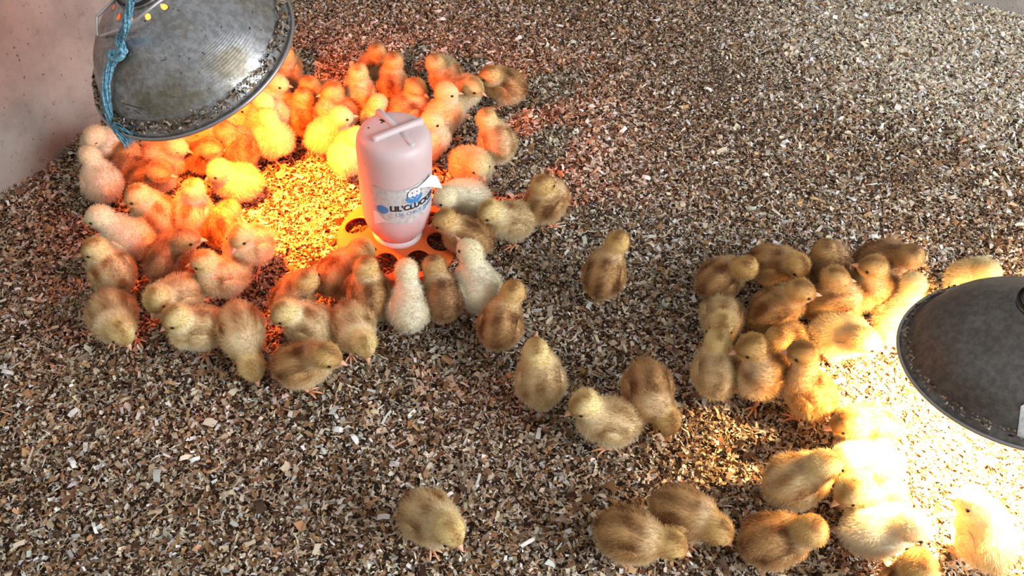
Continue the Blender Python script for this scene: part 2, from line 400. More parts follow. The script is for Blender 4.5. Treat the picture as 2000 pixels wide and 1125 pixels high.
# wire bail of the twine lamp
bp = [(330, -8), (312, 2), (282, 26), (250, 52), (222, 62), (197, 70), (190, 66), (189, 34), (194, 28), (222, 0), (245, -25), (290, -40), (330, -30)]
pts = []
for u, v in bp:
    q = on_dome(bvA, u, v, .014); dd = .925*LS
    if q is not None: dd = min(dd, float((q-CAM) @ FW))
    pts.append(at_depth(u, v, dd))
link('wire_bail', mesh('wire_bail', *tube(local(lampA, smooth_path(pts, 4)), .0021, 8)), lampA, M['wire'])
# blue twine: own thing, tied to the bail
tw = [(257, -30), (256, 0), (250, 30), (244, 55), (243, 82), (250, 102), (240, 112), (226, 128), (218, 165), (219, 200), (227, 232), (231, 246)]
P = []
for u, v in tw:
    q = on_dome(bvA, u, v, .0075)
    if v < 70: q = at_depth(u, v, np.interp(v, [-30, 0, 30, 60], [.955, .972, .99, 1.003]))
    P.append(q)
P = [P[0]+np.array([-.03, 0, .9]), P[0]+np.array([-.005, 0, .15])] + P
twr = tag(empty('blue_twine', P[-1]), 'frayed pale blue twine knotted to the wire bail of the dusty lamp', 'twine')
bpy.context.view_layer.update()
core = smooth_path(P, 8)
tw_r = np.interp(np.arange(len(core)), [0, 20, 45, 70, len(core)-12, len(core)-1], [.0035, .0035, .0052, .005, .005, .0025])
for st in range(11):
    ph = st*2*math.pi/11; k = np.arange(len(core)); rad_ = tw_r*(1 if st % 2 else .55)
    wob = np.stack([np.cos(k*.10+ph)*rad_, np.sin(k*.10+ph)*rad_*.5, np.sin(k*.10+ph)*rad_*.5], 1)+rng.normal(0, .00025, (len(core), 3))
    link('twine_strand', mesh('twine_strand', *tube(local(twr, core+wob), .0015, 6)), twr, M['twine'])
kn = smooth_path([on_dome(bvA, u, v, .009) for u, v in ((250, 98), (240, 104), (229, 104), (227, 112), (236, 118), (249, 112), (251, 103))], 5)
link('knot', mesh('knot', *tube(local(twr, kn), .0038, 8)), twr, M['twine'])
e0 = P[-1]; parts = []
for k in range(90):
    tgt = [(262, 268), (268, 272), (256, 282), (247, 276), (258, 246), (264, 262), (250, 285), (240, 262)][k % 8]
    q = on_dome(bvA, tgt[0], tgt[1], .004)
    if q is None: q = at_depth(tgt[0], tgt[1], float((e0-CAM) @ FW)+.004)
    q = q + rng.normal(0, .0032, 3); mid = (e0+q)/2 + rng.normal(0, .0022, 3)+np.array([0, 0, .002])
    parts.append(tube(smooth_path([e0+rng.normal(0, .001, 3), mid, q], 4), [.0009]*4+[.0007]*4+[.0003], 5))
V, Fc = joinVF(parts); link('frayed_end', mesh('frayed_end', local(twr, V), Fc), twr, M['twine'])
# shavings and dust lying in the rim gutters
def rim_chips(root, a0, a1, n, big=1.0, r0=.1235, r1=.1315, scl=1.0):
    a = rng.uniform(a0, a1, n); r = rng.uniform(r0, r1, n)
    C = np.stack([r*np.cos(a), r*np.sin(a), .0035+(.1335-r)*1.05+rng.uniform(0, .003, n)], 1)*scl
    L = rng.uniform(.003, .008, n)*big; W = L*rng.uniform(.3, .7, n)
    k = rng.choice(8, n, p=[.12, .2, .08, .15, .15, .15, .05, .1])
    me = chip_mesh('rim_shavings', C, L, W, rng.uniform(0, 6.3, n), rng.normal(0, .5, n), rng.normal(0, .5, n), rng.normal(0, .2, n), PAL[k]*rng.uniform(.5, .95, (n, 1)))
    o = link('rim_shavings', me, root, M['chip']); o['kind'] = 'stuff'
rim_chips(lampA, 0, 2*math.pi, 1500, 1.0, .1225, .1315, LS); rim_chips(lampB, 0, 2*math.pi, 420, .7, .125, .131)
# loose flecks stuck on the dusty dome
n = 70; C = []
while len(C) < n:
    u, v = rng.uniform(215, 560), rng.uniform(5, 262); q = on_dome(bvA, u, v, .0006)
    if q is not None: C.append(q)
C = np.array([list(p) for p in local(lampA, C)]); L = rng.uniform(.0015, .005, n); kk = rng.choice([0, 1, 4, 4, 3, 7], n)
o = link('dome_flecks', chip_mesh('dome_flecks', C, L, L*rng.uniform(.3, .8, n), rng.uniform(0, 6.3, n), rng.normal(0, .5, n), rng.normal(0, .5, n), rng.normal(0, .15, n), PAL[kk]*rng.uniform(.5, .9, (n, 1))), lampA, M['chip']); o['kind'] = 'stuff'

# worn illegible print on the dome
parts = []
for u0, v0, u1, v1, nn in ((240, 201, 283, 213, 12), (247, 211, 254, 213, 2), (262, 215, 274, 221, 4)):
    for k in range(nn):
        ta, tb = k/nn, (k+.68)/nn; q = [on_dome(bvA, u0+(u1-u0)*t, v0+(v1-v0)*t+dv, .0005) for t, dv in ((ta, 0), (tb, 0), (tb, 1.6), (ta, 1.6))]
        if all(p is not None for p in q): parts.append((q, [(0, 1, 2, 3)]))
V, Fc = joinVF(parts); link('faded_print', mesh('faded_print', local(lampA, V), Fc, False), lampA, M['socket'])

# ------------------------------------------------------------------ feeder
FB = at_z(775, 462, .03); FB[2] = gz(FB[0], FB[1])+.002
feeder = tag(empty('chick_feeder', FB), 'pinkish white jar feeder on an orange tray with feeding holes', 'feeder')
ff = CAM[:2]-FB[:2]; fa = math.atan2(ff[1], ff[0])                            # azimuth towards the camera
feeder.rotation_euler = (0, math.radians(5.0), fa)                            # local +X faces the viewer, leaning a little
feeder.rotation_euler = (Matrix.Rotation(math.radians(4.5), 3, 'Y') @ Matrix.Rotation(fa, 3, 'Z')).to_euler()
TR, TH, NH = .102, .034, 8
# tray top with eight holes: polar grid, hole cells left open
seg, V, Fc = 160, [], []
hole_r, hole_c = .0215, .071
rr = list(np.linspace(.036, .1, 33))
ang = [2*math.pi*k/seg for k in range(seg)]
for r_ in rr:
    for a in ang: V.append((r_*math.cos(a), r_*math.sin(a), TH-.012*max(0, (r_-.05)/.05)**1.5))
hc = [(hole_c*math.cos(2*math.pi*(k+.5)/NH), hole_c*math.sin(2*math.pi*(k+.5)/NH)) for k in range(NH)]
def in_hole(x_, y_): return any((x_-a)**2+(y_-b_)**2 < hole_r**2 for a, b_ in hc)
V = np.array(V)
for i in range(len(V)):                                                       # snap near vertices on to the hole edge for a round outline
    for a, b_ in hc:
        d = math.hypot(V[i, 0]-a, V[i, 1]-b_)
        if abs(d-hole_r) < .0016: V[i, 0] = a+(V[i, 0]-a)*hole_r/d; V[i, 1] = b_+(V[i, 1]-b_)*hole_r/d
for i in range(len(rr)-1):
    for k in range(seg):
        q = (i*seg+k, i*seg+(k+1) % seg, (i+1)*seg+(k+1) % seg, (i+1)*seg+k); m_ = V[list(q)].mean(0)
        if not in_hole(m_[0], m_[1]): Fc.append(q)
lid = link('tray_cover', mesh('tray_cover', V, Fc), feeder, M['tray'])
so = lid.modifiers.new('thickness', 'SOLIDIFY'); so.thickness = .002; so.offset = -1
for k, (a, b_) in enumerate(hc):
    p = [(a+hole_r*math.cos(t), b_+hole_r*math.sin(t), TH+.0008-.012*max(0, (math.hypot(a+hole_r*math.cos(t), b_+hole_r*math.sin(t))-.05)/.05)**1.5) for t in np.linspace(0, 2*math.pi, 33)[:-1]]
    link('hole_rim', mesh('hole_rim', *tube(p, .0016, 6, True)), lid, M['tray'])
V, Fc = lathe([(.001, .004), (.094, .004), (.1, .008), (TR, .02), (.1, .0235), (.098, .021), (.095, .009), (.088, .006), (.001, .006)], 64)
link('tray_pan', mesh('tray_pan', V, Fc), feeder, M['tray'])
n = 5200; a = rng.uniform(0, 6.283, n); r_ = np.sqrt(rng.uniform(.03**2, .094**2, n)); L = rng.uniform(.0025, .006, n)
me = chip_mesh('feed_crumbs', np.stack([r_*np.cos(a), r_*np.sin(a), .011+rng.uniform(-.002, .006, n)], 1), L, L*rng.uniform(.4, .9, n), rng.uniform(0, 6.3, n), rng.normal(0, .4, n), rng.normal(0, .4, n), rng.normal(0, .1, n), PAL[rng.choice([2, 3, 4, 7, 4], n)]*.8)
o = link('feed_crumbs', me, feeder, M['chip']); o['kind'] = 'stuff'
JR, JT = .0570, .250
prof = [(.0385, .0345), (.0412, .036), (.0418, .041), (.0405, .0445), (.0375, .046)]
link('collar', mesh('collar', *lathe([(.036, .034)]+prof, 64)), feeder, M['label_back'])
jp = [(.0355, .045), (.0375, .0475), (.041, .052), (.0462, .060), (.0510, .070), (.0540, .082), (.0560, .1), (JR, .125), (JR, .22), (.0567, .229), (.0553, .2365), (.052, .2435), (.047, .2475), (.040, .2496), (.03, .2506), (.015, .251), (.0008, .251)]
jar = link('jar', mesh('jar', *lathe(jp, 72)), feeder, M['jar'])
def capsule_bar(p, q, wd, ht, z):
    p, q = np.array(p), np.array(q); d = q-p; Lr = np.linalg.norm(d); d /= Lr; s = np.array([-d[1], d[0]]); V, Fc = [], []
    out = []
    for base, sg in ((q, 1), (p, -1)):
        for t in np.linspace(-math.pi/2, math.pi/2, 7): out.append((base, sg*math.cos(t), sg*math.sin(t)))
    for sc_, zz in ((1.15, -.003), (1, ht*.6), (.75, ht)):
        for base, cx, sy_ in out:
            xy = base+(d*cx+s*sy_)*wd*sc_; V.append((xy[0], xy[1], z+zz))
    m_ = len(out)
    for lv in range(2):
        for k in range(m_): Fc.append((lv*m_+k, lv*m_+(k+1) % m_, (lv+1)*m_+(k+1) % m_, (lv+1)*m_+k))
    Fc.append(tuple(range(2*m_, 3*m_))); return V, Fc
# raised cross on the jar top (local x to the viewer, y to the right)
link('moulded_rib', mesh('moulded_rib', *capsule_bar((.020, -.029), (-.014, .041), .0052, .007, .2495)), jar, M['jar'])
link('moulded_rib', mesh('moulded_rib', *capsule_bar((-.044, -.017), (-.008, .002), .0056, .005, .2485)), jar, M['jar'])
link('moulded_rib', mesh('moulded_rib', *capsule_bar((.012, .012), (.034, .022), .0052, .003, .2485)), jar, M['jar'])
def jar_r(z):
    return float(np.interp(z, [p[1] for p in jp[:12]], [p[0] for p in jp[:12]]))
def wrap(u, z, lift=.0005):
    """u: distance round the jar to the right of the viewer's side, z: height"""
    u, z = u+DU, z+DZ; a = u/JR; r_ = jar_r(z)+lift; return (r_*math.cos(a), r_*math.sin(a), z)
def patch(poly_fn, nu, nv, lift=.0005):
    V, Fc = [], []
    for i in range(nu+1):
        for j in range(nv+1):
            u, z = poly_fn(i/nu, j/nv); V.append(wrap(u, z, lift))
    for i in range(nu):
        for j in range(nv): Fc.append((i*(nv+1)+j, (i+1)*(nv+1)+j, (i+1)*(nv+1)+j+1, i*(nv+1)+j+1))
    return V, Fc
UL, UR_, ZB, ZT = -.030, .076, .079, .158
DU, DZ = -.012, .026
def lab(s, t):
    u = UL+(UR_-UL)*s
    top = ZT-.004*math.sin(s*5)-.016*max(0, s-.75)*4*(s-.75) ; bot = ZB+.004+.010*max(0, .35-s)*2+.014*max(0, s-.55)*2
    if s < .3: bot += .016*(.3-s)/.3
    return u, bot+(top-bot)*t
label = link('paper_label', mesh('paper_label', *patch(lab, 36, 16, .0006)), jar, M['label'])
fl = [(-.031, .105), (-.030, .076), (-.002, .088), (-.014, .094), (-.024, .106)]
def poly_wrapped(pts, lift): return [wrap(u, z, lift if np.isscalar(lift) else lift[i]) for i, (u, z) in enumerate(pts)], [tuple(range(len(pts)))]
link('peeled_corner', mesh('peeled_corner', *poly_wrapped(fl, .0014), False), label, M['label_back'])
flap = [(.040, .152), (.052, .158), (.066, .163), (.074, .155), (.071, .137), (.060, .145)]
V = [wrap(u, z, l) for (u, z), l in zip(flap, (.002, .004, .006, .012, .022, .008))]
link('peeled_corner', mesh('peeled_corner', V, [(0, 1, 2), (0, 2, 5), (2, 3, 4, 5)], False), label, M['label_back'])
def disc_poly(cu, cz, ru, rz, n=24, a0=0, a1=2*math.pi): return [(cu+ru*math.cos(t), cz+rz*math.sin(t)) for t in np.linspace(a0, a1, n)]
def fill(pts, lift, m_, name, parent):
    cu, cz = np.mean([p[0] for p in pts]), np.mean([p[1] for p in pts])
    V = [wrap(cu, cz, lift)]+[wrap(u, z, lift) for u, z in pts]; k = len(pts)
    return link(name, mesh(name, V, [(0, 1+i, 1+(i+1) % k) for i in range(k)], False), parent, m_)
fill(disc_poly(-.015, .113, .0095, .0085), .0011, M['ink_blue'], 'printed_dot', label)
def text(body, u0, z0, size, m_, name, squash=1.0, offset=0, slope=0.0):
    cu = bpy.data.curves.new('tmp', 'FONT'); cu.body = body; cu.size = size; cu.offset = offset; cu.resolution_u = 3
    to = bpy.data.objects.new('tmp', cu); COL.objects.link(to); bpy.context.view_layer.update()
    me = bpy.data.meshes.new_from_object(to.evaluated_get(bpy.context.evaluated_depsgraph_get()))
    bpy.data.objects.remove(to)
    for v in me.vertices: v.co = wrap(u0+v.co.x*squash, z0+v.co.y+v.co.x*slope, .0012)
    me.name = name; me.materials.clear(); return link(name, me, label, m_)
text("LIL'CLUCKER", -.003, .1125, .0150, M['ink_black'], 'lettering', .96, .0006)
text("1.5L CHICK FEEDER", .004, .1015, .0095, M['ink_pale'], 'lettering', .95, .0001)
sw = [(.040, .0965), (.055, .098), (.072, .104), (.072, .110), (.054, .101)]
fill(sw, .0011, M['ink_blue'], 'printed_swoosh', label)
# emblem: chick sitting in a blue half shell
ec, ez = .036, .1365
body_ = disc_poly(ec, ez+.006, .0115, .0105)
fill([(u+(u-ec)*.09, z+(z-ez-.006)*.09) for u, z in body_], .0011, M['ink_black'], 'emblem', label)
fill(body_, .0013, M['ink_white'], 'emblem', label)
shell = [(ec-.0145+.029*k/8, ez+(.003 if k % 2 else -.001)) for k in range(9)]+[(ec+.0145*math.cos(t), ez-.013*math.sin(t)) for t in np.linspace(.15, math.pi-.15, 12)]
fill(shell, .0015, M['ink_blue'], 'emblem', label)
for s in (-1, 1):
    fill(disc_poly(ec+s*.004, ez+.0085, .0011, .0013, 10), .0015, M['ink_black'], 'emblem', label)
    fill(disc_poly(ec+s*.0115, ez+.0145-.001*s, .0042, .0022, 12), .0012, M['ink_white'], 'emblem', label)
    fill(disc_poly(ec+s*.0075, ez-.0145, .0035, .0013, 10), .0013, M['ink_blue'], 'emblem', label)
for (px_, py_, s_) in ((-.021, -.013, .0034), (-.024, -.0165, .0022), (-.017, -.016, .0016), (-.008, -.036, .0016)):
    V, Fc = lathe([(.0003, .0011), (s_, .0004), (s_*1.05, 0)], 9)
    o = link('dark_smudge', mesh('dark_smudge', V, Fc), jar, M['dirt']); o.location = (px_, py_, .2504 if math.hypot(px_, py_) < .03 else .2496)

# ------------------------------------------------------------------ chicks
def smin(a, b_, k):
    h = np.clip(.5+.5*(b_-a)/k, 0, 1); return b_*(1-h)+a*h-k*h*(1-h)
def sd_ell(P, c, r, R=None):
    q = P-c
    if R is not None: q = q @ R                      # columns of R: local axes
    k0 = np.sqrt(((q/r)**2).sum(-1)); k1 = np.sqrt(((q/(np.array(r)**2))**2).sum(-1))
    return k0*(k0-1)/np.maximum(k1, 1e-9)
def sd_cap(P, a, b_, ra, rb):
    ba = b_-a; h = np.clip(((P-a) @ ba)/(ba @ ba), 0, 1); return np.sqrt(((P-a-h[..., None]*ba)**2).sum(-1))-(ra+(rb-ra)*h)
def surface_nets(Fg, org, h):
    nx, ny, nz = Fg.shape; s = Fg < 0
    acc = np.zeros((nx-1, ny-1, nz-1, 3)); cnt = np.zeros((nx-1, ny-1, nz-1))
    for ax in range(3):
        o1, o2 = [a for a in range(3) if a != ax]
        for i in (0, 1):
            for j in (0, 1):
                sl0 = [slice(None)]*3; sl1 = [slice(None)]*3
                sl0[ax] = slice(0, -1); sl1[ax] = slice(1, None)
                for o_, v_ in ((o1, i), (o2, j)):
                    sl0[o_] = sl1[o_] = slice(v_, Fg.shape[o_]-1+v_)
                f0, f1 = Fg[tuple(sl0)], Fg[tuple(sl1)]; m_ = (f0 < 0) != (f1 < 0)
                t = np.where(m_, f0/np.where(m_, f0-f1, 1), 0)
                off = np.zeros(m_.shape+(3,)); off[..., ax] = t; off[..., o1] = i; off[..., o2] = j
                acc += off*m_[..., None]; cnt += m_
    cells = cnt > 0; idx = -np.ones(cells.shape, int); idx[cells] = np.arange(cells.sum())
    ijk = np.argwhere(cells); V = (ijk+acc[cells]/cnt[cells][:, None])*h+org
    Fs = []
    for ax in range(3):
        o1, o2 = [(1, 2), (2, 0), (0, 1)][ax]
        sl0 = [slice(1, -1)]*3; sl1 = [slice(1, -1)]*3; sl0[ax] = slice(0, -1); sl1[ax] = slice(1, None)
        a_, b_ = s[tuple(sl0)], s[tuple(sl1)]; e = np.argwhere(a_ != b_)
        if not len(e): continue
        flip = b_[tuple(e.T)]; base = e.copy(); base[:, o1] += 1; base[:, o2] += 1
        def cell(d1, d2):
            c_ = base.copy(); c_[:, o1] -= d1; c_[:, o2] -= d2; return idx[tuple(c_.T)]
        q = np.stack([cell(1, 1), cell(0, 1), cell(0, 0), cell(1, 0)], 1); q[flip] = q[flip][:, ::-1]; Fs.append(q)
    return V, np.concatenate(Fs)

TYPES = {  # base, dark marking, belly, head, cap, strength
    'y': ((.80, .68, .42), (.70, .54, .27), (.84, .78, .60), (.82, .69, .37), (.76, .58, .27), .3),
    'w': ((.82, .78, .62), (.76, .68, .46), (.84, .82, .72), (.82, .75, .52), (.80, .70, .42), .25),
    't': ((.63, .40, .185), (.21, .10, .04), (.82, .67, .44), (.70, .48, .20), (.32, .17, .06), 1.0),
    'p': ((.79, .63, .37), (.33, .175, .065), (.88, .79, .58), (.82, .66, .33), (.38, .22, .07), .82),
    'b': ((.46, .27, .135), (.19, .095, .045), (.68, .52, .35), (.55, .36, .16), (.23, .125, .055), 1.0),
}
ss = lambda a, b_, x_: (lambda t: t*t*(3-2*t))(np.clip((x_-a)/(b_-a), 0, 1))
def pattern(P, ck):
    base, dark, belly, head, cap, st = [np.array(v) for v in TYPES[ck['col']]]
    q = (P-ck['c']) @ ck['Rb']; x_, y_, z_ = q[:, 0], q[:, 1], q[:, 2]
    s1, s2, s3 = ck['ph']; nz = .5*np.sin(140*x_+s1+50*y_)+.5*np.sin(110*y_+s2+90*z_)*np.sin(75*x_+s3)
    mid = np.exp(-((y_+.002*np.sin(90*x_+s2))/.0085)**2); side = np.exp(-((abs(y_)-.0225)/.006)**2)*ss(.022, .004, x_)
    nape = ss(.006, .020, x_)*ss(.004, .018, z_)
    d = np.clip(1.15*mid*(1-.75*nape)+.95*side, 0, 1)*ss(-.008, .010, z_)*(.72+.45*nz)+.35*ss(.15, .9, nz)*ss(-.012, .008, z_)
    d = np.clip(d*st, 0, 1)
    c = base+(dark-base)*d[:, None]
    c = c+(belly-c)*ss(.006, -.014, z_+.004*nz)[:, None]
    c = c+(belly-c)*(.45*nape*st)[:, None]
    c = c*(1+.08*nz)[:, None]
    hq = (P-ck['H']) @ ck['Rh']; wh = ss(.030, .019, np.sqrt((hq**2).sum(1)))
    hc_ = head+(cap-head)*(np.clip(ss(.002, .011, hq[:, 2]+.5*hq[:, 0])*np.exp(-(hq[:, 1]/.009)**2)+.6*np.exp(-((hq[:, 2]-.001)/.0035)**2)*ss(.002, .008, abs(hq[:, 1]))*ss(-.006, .004, hq[:, 0]), 0, 1)*min(1, st*1.1))[:, None]
    hc_ = hc_+(belly-hc_)*(ss(-.002, -.011, hq[:, 2])*.7)[:, None]
    c = c+(hc_-c)*wh[:, None]
    return np.clip(c, .01, .95)

def beak_mesh():
    V, Fc = [], []
    st = [(0, .0043, .0040), (.003, .0036, .0034), (.006, .0024, .0023), (.0085, .0011, .0011), (.0098, .0003, .0003)]
    for k, (x_, w_, h_) in enumerate(st):
        for t in np.linspace(0, math.pi, 7): V.append((x_, w_*math.cos(t), h_*math.sin(t)-.0010*(x_/.0098)**2))
    for k in range(4):
        for j in range(6): Fc.append((k*7+j, (k+1)*7+j, (k+1)*7+j+1, k*7+j+1))
        Fc.append((k*7+6, (k+1)*7+6, (k+1)*7, k*7))
    up = mesh('upper_beak', V, Fc)
    V2 = [(x_*.88, y_*.85, -z_*.55-.0006) for x_, y_, z_ in V]
    return up, mesh('lower_beak', V2, [f[::-1] for f in Fc])
UPB, LOB = beak_mesh()
for m_ in (UPB, LOB): m_.materials.append(M['beak'])
EYE = mesh('eye', *ellipsoid((.0026, .0015, .0026))); EYE.materials.append(M['eye'])
LID = mesh('eye', *ellipsoid((.0027, .0009, .0009))); LID.materials.append(M['lid'])
def leg_vf(hip, ankle, toe_dir):
    hip, ankle = np.array(hip), np.array(ankle); d = np.array(toe_dir); s = np.array([-d[1], d[0], 0])
    hock = hip*.45+ankle*.55-d*.006
    parts = [tube(smooth_path([hip, hock, ankle], 4), [.0042, .0038, .0034, .003, .0028, .0025, .0024, .0024, .0026], 7)]
    for a, L_ in ((-.6, .017), (0, .021), (.6, .017), (math.pi-.3, .010)):
        t = d*math.cos(a)+s*math.sin(a)
        parts.append(tube([ankle+[0, 0, -.0008], ankle+t*L_*.5+[0, 0, .0016], ankle+t*L_*.85+[0, 0, -.0006], ankle+t*L_+[0, 0, -.0022]], [.0021, .0018, .0014, .0005], 6))
    return joinVF(parts)

HZ = dict(S=.088, U=.099, C=.070, L=.055, P=.036, D=.060)
BZ = dict(S=.053, U=.055, C=.036, L=.035, P=.054, D=.054)
BP = dict(S=-10, U=-24, C=-4, L=0, P=16, D=4)           # body pitch: negative lifts the chest
CHICKS = '''
728,140,85,735,103,80,0,S,t,0|tan chick at the very top of the group, farthest one beyond the feeder
766,168,88,769,122,90,5,U,t,0|upright orange-tan chick seen from behind, right of the topmost one
790,218,20,797,184,-25,-10,S,t,1|orange chick with sleepy eye facing right, directly beyond the jar top
706,192,80,703,150,95,5,U,p,0|upright pale-naped chick seen from behind with grey wing, left of the feeder's far side
662,222,200,657,184,190,0,S,t,1|orange chick facing left with its head above a plainer pink-headed one
640,258,15,668,226,5,0,U,y,0|yellow-orange chick standing in profile facing right, left of the jar
616,190,130,606,172,140,0,C,t,0|blurry dark orange chick just right of the rounded orange back
577,225,110,580,190,100,-10,C,t,0|rounded orange chick back below the lamp's right rim, head tucked out of sight
528,190,20,543,160,-8,0,S,y,0|pale orange chick with open eye at the lamp's right rim, beak pointing right
557,138,60,555,118,60,0,S,t,0|brown chick half hidden at the lamp's right rim, farthest of those there
522,225,10,515,196,-25,-10,U,y,1|pale yellow chick with closed eye squeezed between two heads under the lamp's rim
455,248,15,480,217,-12,0,C,y,0|orange chick under the rim, pale beak pointing right beside the yellow ones
525,272,350,515,240,-50,-25,S,y,1|bright yellow sleeping chick, eye closed, standing upright with pink side, under the rim
472,288,80,456,258,90,0,S,b,0|red-brown chick back between the sleeping yellow one and the brown-capped head
412,305,15,432,289,0,-5,C,t,1|orange chick with round brown cap, short beak pointing right
400,262,190,416,246,-20,-10,L,y,1|small orange head dozing right under the lamp's lower rim
325,305,5,345,282,-12,-8,C,y,1|big orange chick dozing under the rim, beak pointing right, below the twine end
282,300,170,268,284,200,-10,C,t,0|orange chick directly below the frayed twine end
235,292,190,215,277,215,-10,S,w,1|pale pinkish chick nearest the wall, eye closed, beside the twine end
205,352,110,183,302,100,0,S,w,0|long pale chick seen from behind at the outer edge close to the wall
250,325,60,246,300,60,0,L,b,0|small dark orange-brown chick wedged behind the long pale one
462,355,175,428,335,200,-15,C,y,0|brilliant yellow chick lit white on its back, beside the bright litter
290,345,10,322,348,-5,-12,C,t,1|large orange chick with half closed eye and beak pointing right, middle of the huddle
312,420,150,277,388,195,-10,U,p,0|orange chick seen from behind looking left with dark eye, in front of the huddle
378,415,75,383,368,70,0,U,p,0|orange striped chick seen from behind with pale yellow nape, right of the one looking left
250,465,160,197,428,190,0,S,w,0|cream chick lying sideways with its head to the left below the huddle
217,530,130,188,490,195,-5,S,p,0|cream and tan chick at the far left looking left with grey folded wing
335,508,45,368,474,0,-5,S,b,0|dark brown chick facing right, darkest one of the left group
428,548,200,402,518,188,-5,S,p,0|pale-breasted chick with dark eye stripe facing left, standing on visible leg
488,482,215,470,466,230,-20,U,p,0|buff chick facing down left at the edge of the bright litter
428,445,100,425,425,90,0,L,t,0|bright orange chick wedged behind the brown one, only its back showing
355,582,210,318,588,240,-25,S,p,0|buff chick with its beak down to the left, behind another's shoulder
388,645,190,348,626,205,-20,S,p,0|cream chick with pinkish rump standing in front, head turned away left
222,622,285,240,650,290,-40,D,p,0|buff chick at the lower left seen from the front with bowed head
472,652,276,494,722,285,-50,P,p,0|buff striped chick pecking straight down towards the viewer
594,714,8,644,702,-15,-15,S,t,0|round brown-backed chick facing right at the lower edge of the left group
612,635,160,562,612,200,-25,S,p,0|cream and tan chick with dark eye bowed left, above the round brown one
575,582,60,602,545,60,0,S,t,0|orange-backed chick facing away into the bright litter, above the cream and tan one
686,642,290,708,676,285,-40,D,p,0|pale pink-sided chick bowing its yellowish head towards the viewer
722,578,100,715,528,70,-20,S,t,0|tan chick seen from behind at the feeder beside the cream one
662,535,40,724,492,-35,-20,S,t,0|orange-backed chick bending its head into the feeder from the left
800,600,92,795,528,90,-15,S,w,0|cream white chick seen from behind at the feeder with pale wing tips
862,580,100,848,522,95,-25,S,b,0|red-brown chick with olive head in the feeder hole next to the cream one
933,560,120,918,496,150,35,U,w,0|white chick beside the feeder stretching its beak upward
978,630,75,1003,568,70,0,S,t,0|tan chick seen from behind at the lower right of the feeder, head to the right
912,462,165,868,432,180,-20,S,t,0|brown and tan chick leaning left into the feeder, in front of the white one
1000,428,190,958,412,200,-25,S,p,0|pale chick with tan wing, head lowered left, right of the feeder
1065,398,40,1042,382,30,0,S,t,0|brown streaked chick half behind the tan-winged one, one thin leg showing
922,325,330,944,344,-50,-35,S,y,0|cream chick bowing its head right with a narrow eye, beyond the white one
905,392,190,862,398,190,-20,S,w,0|white chick leaning behind the jar's torn label
970,278,110,950,234,115,0,S,p,0|pale chick with brown patches seen from behind, orange foot showing
985,172,165,957,156,180,-10,S,t,0|tan chick at the upper right of the left group, alone, head to the left
870,146,110,850,125,120,0,C,p,0|pinkish tan chick back, left of the pair at the top right
902,182,10,935,180,-20,-15,S,p,0|buff chick with head to the right, in front of a pinkish back
868,228,20,866,190,0,0,U,y,0|pale yellow chick standing upright in profile, its eye open, right of the jar
838,275,15,845,240,0,0,U,y,0|pale peach chick with orange beak facing right, touching the jar's right side
742,228,90,740,208,80,0,C,y,0|peach head barely showing over the jar top's left edge
682,300,70,688,270,60,0,S,y,0|glowing yellow chick pressed against the jar's left side
1180,535,75,1207,475,55,0,U,t,0|lone tan chick standing in the middle of the open litter seen from behind
1055,735,95,1050,692,90,10,S,p,0|lone buff chick seen from behind below the feeder, small folded wings
1186,822,175,1140,790,200,-20,S,p,0|cream-headed chick with tan striped back facing left, one of a pair
1265,768,285,1294,815,300,-50,P,t,0|tan chick pecking down right, overlapping the cream-headed one
840,1015,320,880,1040,310,-30,S,p,0|lone buff chick at the bottom facing lower right
1232,1045,345,1312,1062,-20,-20,D,t,0|brown chick running right at the bottom edge
1338,1002,340,1404,1036,-30,-35,D,t,0|tan chick leaning down right behind the running one
1512,1058,15,1580,1040,60,-10,C,t,0|fluffy ruffled tan chick sitting at the bottom, head turned away right
1556,942,20,1608,914,10,-15,S,p,0|golden buff chick with fluffed back at the edge of the white glare
1690,948,200,1636,952,215,-25,S,p,0|brightly lit chick with its dark face turned to the lower left
1712,1032,5,1785,1028,-25,-15,S,w,0|white-backed chick in profile facing right with pink beak, standing in the glare
1772,1158,60,1794,1122,80,0,S,t,0|chick cut off by the bottom edge, only its brown head and back showing
1922,1045,120,1884,976,175,15,U,y,0|glowing yellow chick in the lower right corner looking left
1692,852,185,1634,852,190,-15,S,t,0|glaring yellow chick facing left, by itself above the pale pair
1690,902,180,1650,908,185,-10,C,w,0|almost white overexposed chick behind the dark-faced one
1412,555,30,1464,532,50,0,S,t,0|tan chick at the upper left of the right group, striped back
1510,515,350,1562,520,-45,-30,S,t,0|tan chick bowing its dark-faced head right, top row of the right group
1620,520,80,1618,492,90,0,S,b,0|darker brown chick in the top row seen from behind
1718,515,20,1775,505,60,0,S,b,0|brown-backed chick with tan head turned away, top right of the right group
1634,598,20,1643,562,-5,0,S,t,1|golden chick facing right, touching beaks with the one facing left
1712,585,200,1702,540,172,5,U,t,0|orange-tan chick with open eye facing left, meeting another's beak
1748,618,60,1775,552,70,0,U,y,0|chick flooded with white light on its back, grey crown, by the dark rim
1518,608,20,1566,574,-8,0,U,t,0|tan chick in profile facing right in the middle of the right group, eye nearly closed
1405,612,270,1400,640,265,-30,C,p,0|buff chick at the left edge of the right group, wing ruffled
1397,728,90,1400,668,95,0,S,p,0|pale chick from behind with brown back stripe, lower left of the right group
1488,742,215,1468,690,190,-10,U,t,0|brown-faced chick facing left with fluffy chest, standing between two backs
1572,765,150,1560,692,175,0,U,t,0|tall orange chick lit yellow on its right side, looking left
1640,660,350,1690,672,-20,-10,S,y,0|chick with dark-patched back burnt out white, heading into the glare
1540,678,100,1532,662,100,0,L,t,0|dim orange-brown chick sunk between the others in the right group
1900,545,20,1925,528,10,0,S,y,0|pale yellow chick back showing above the dark lamp
'''
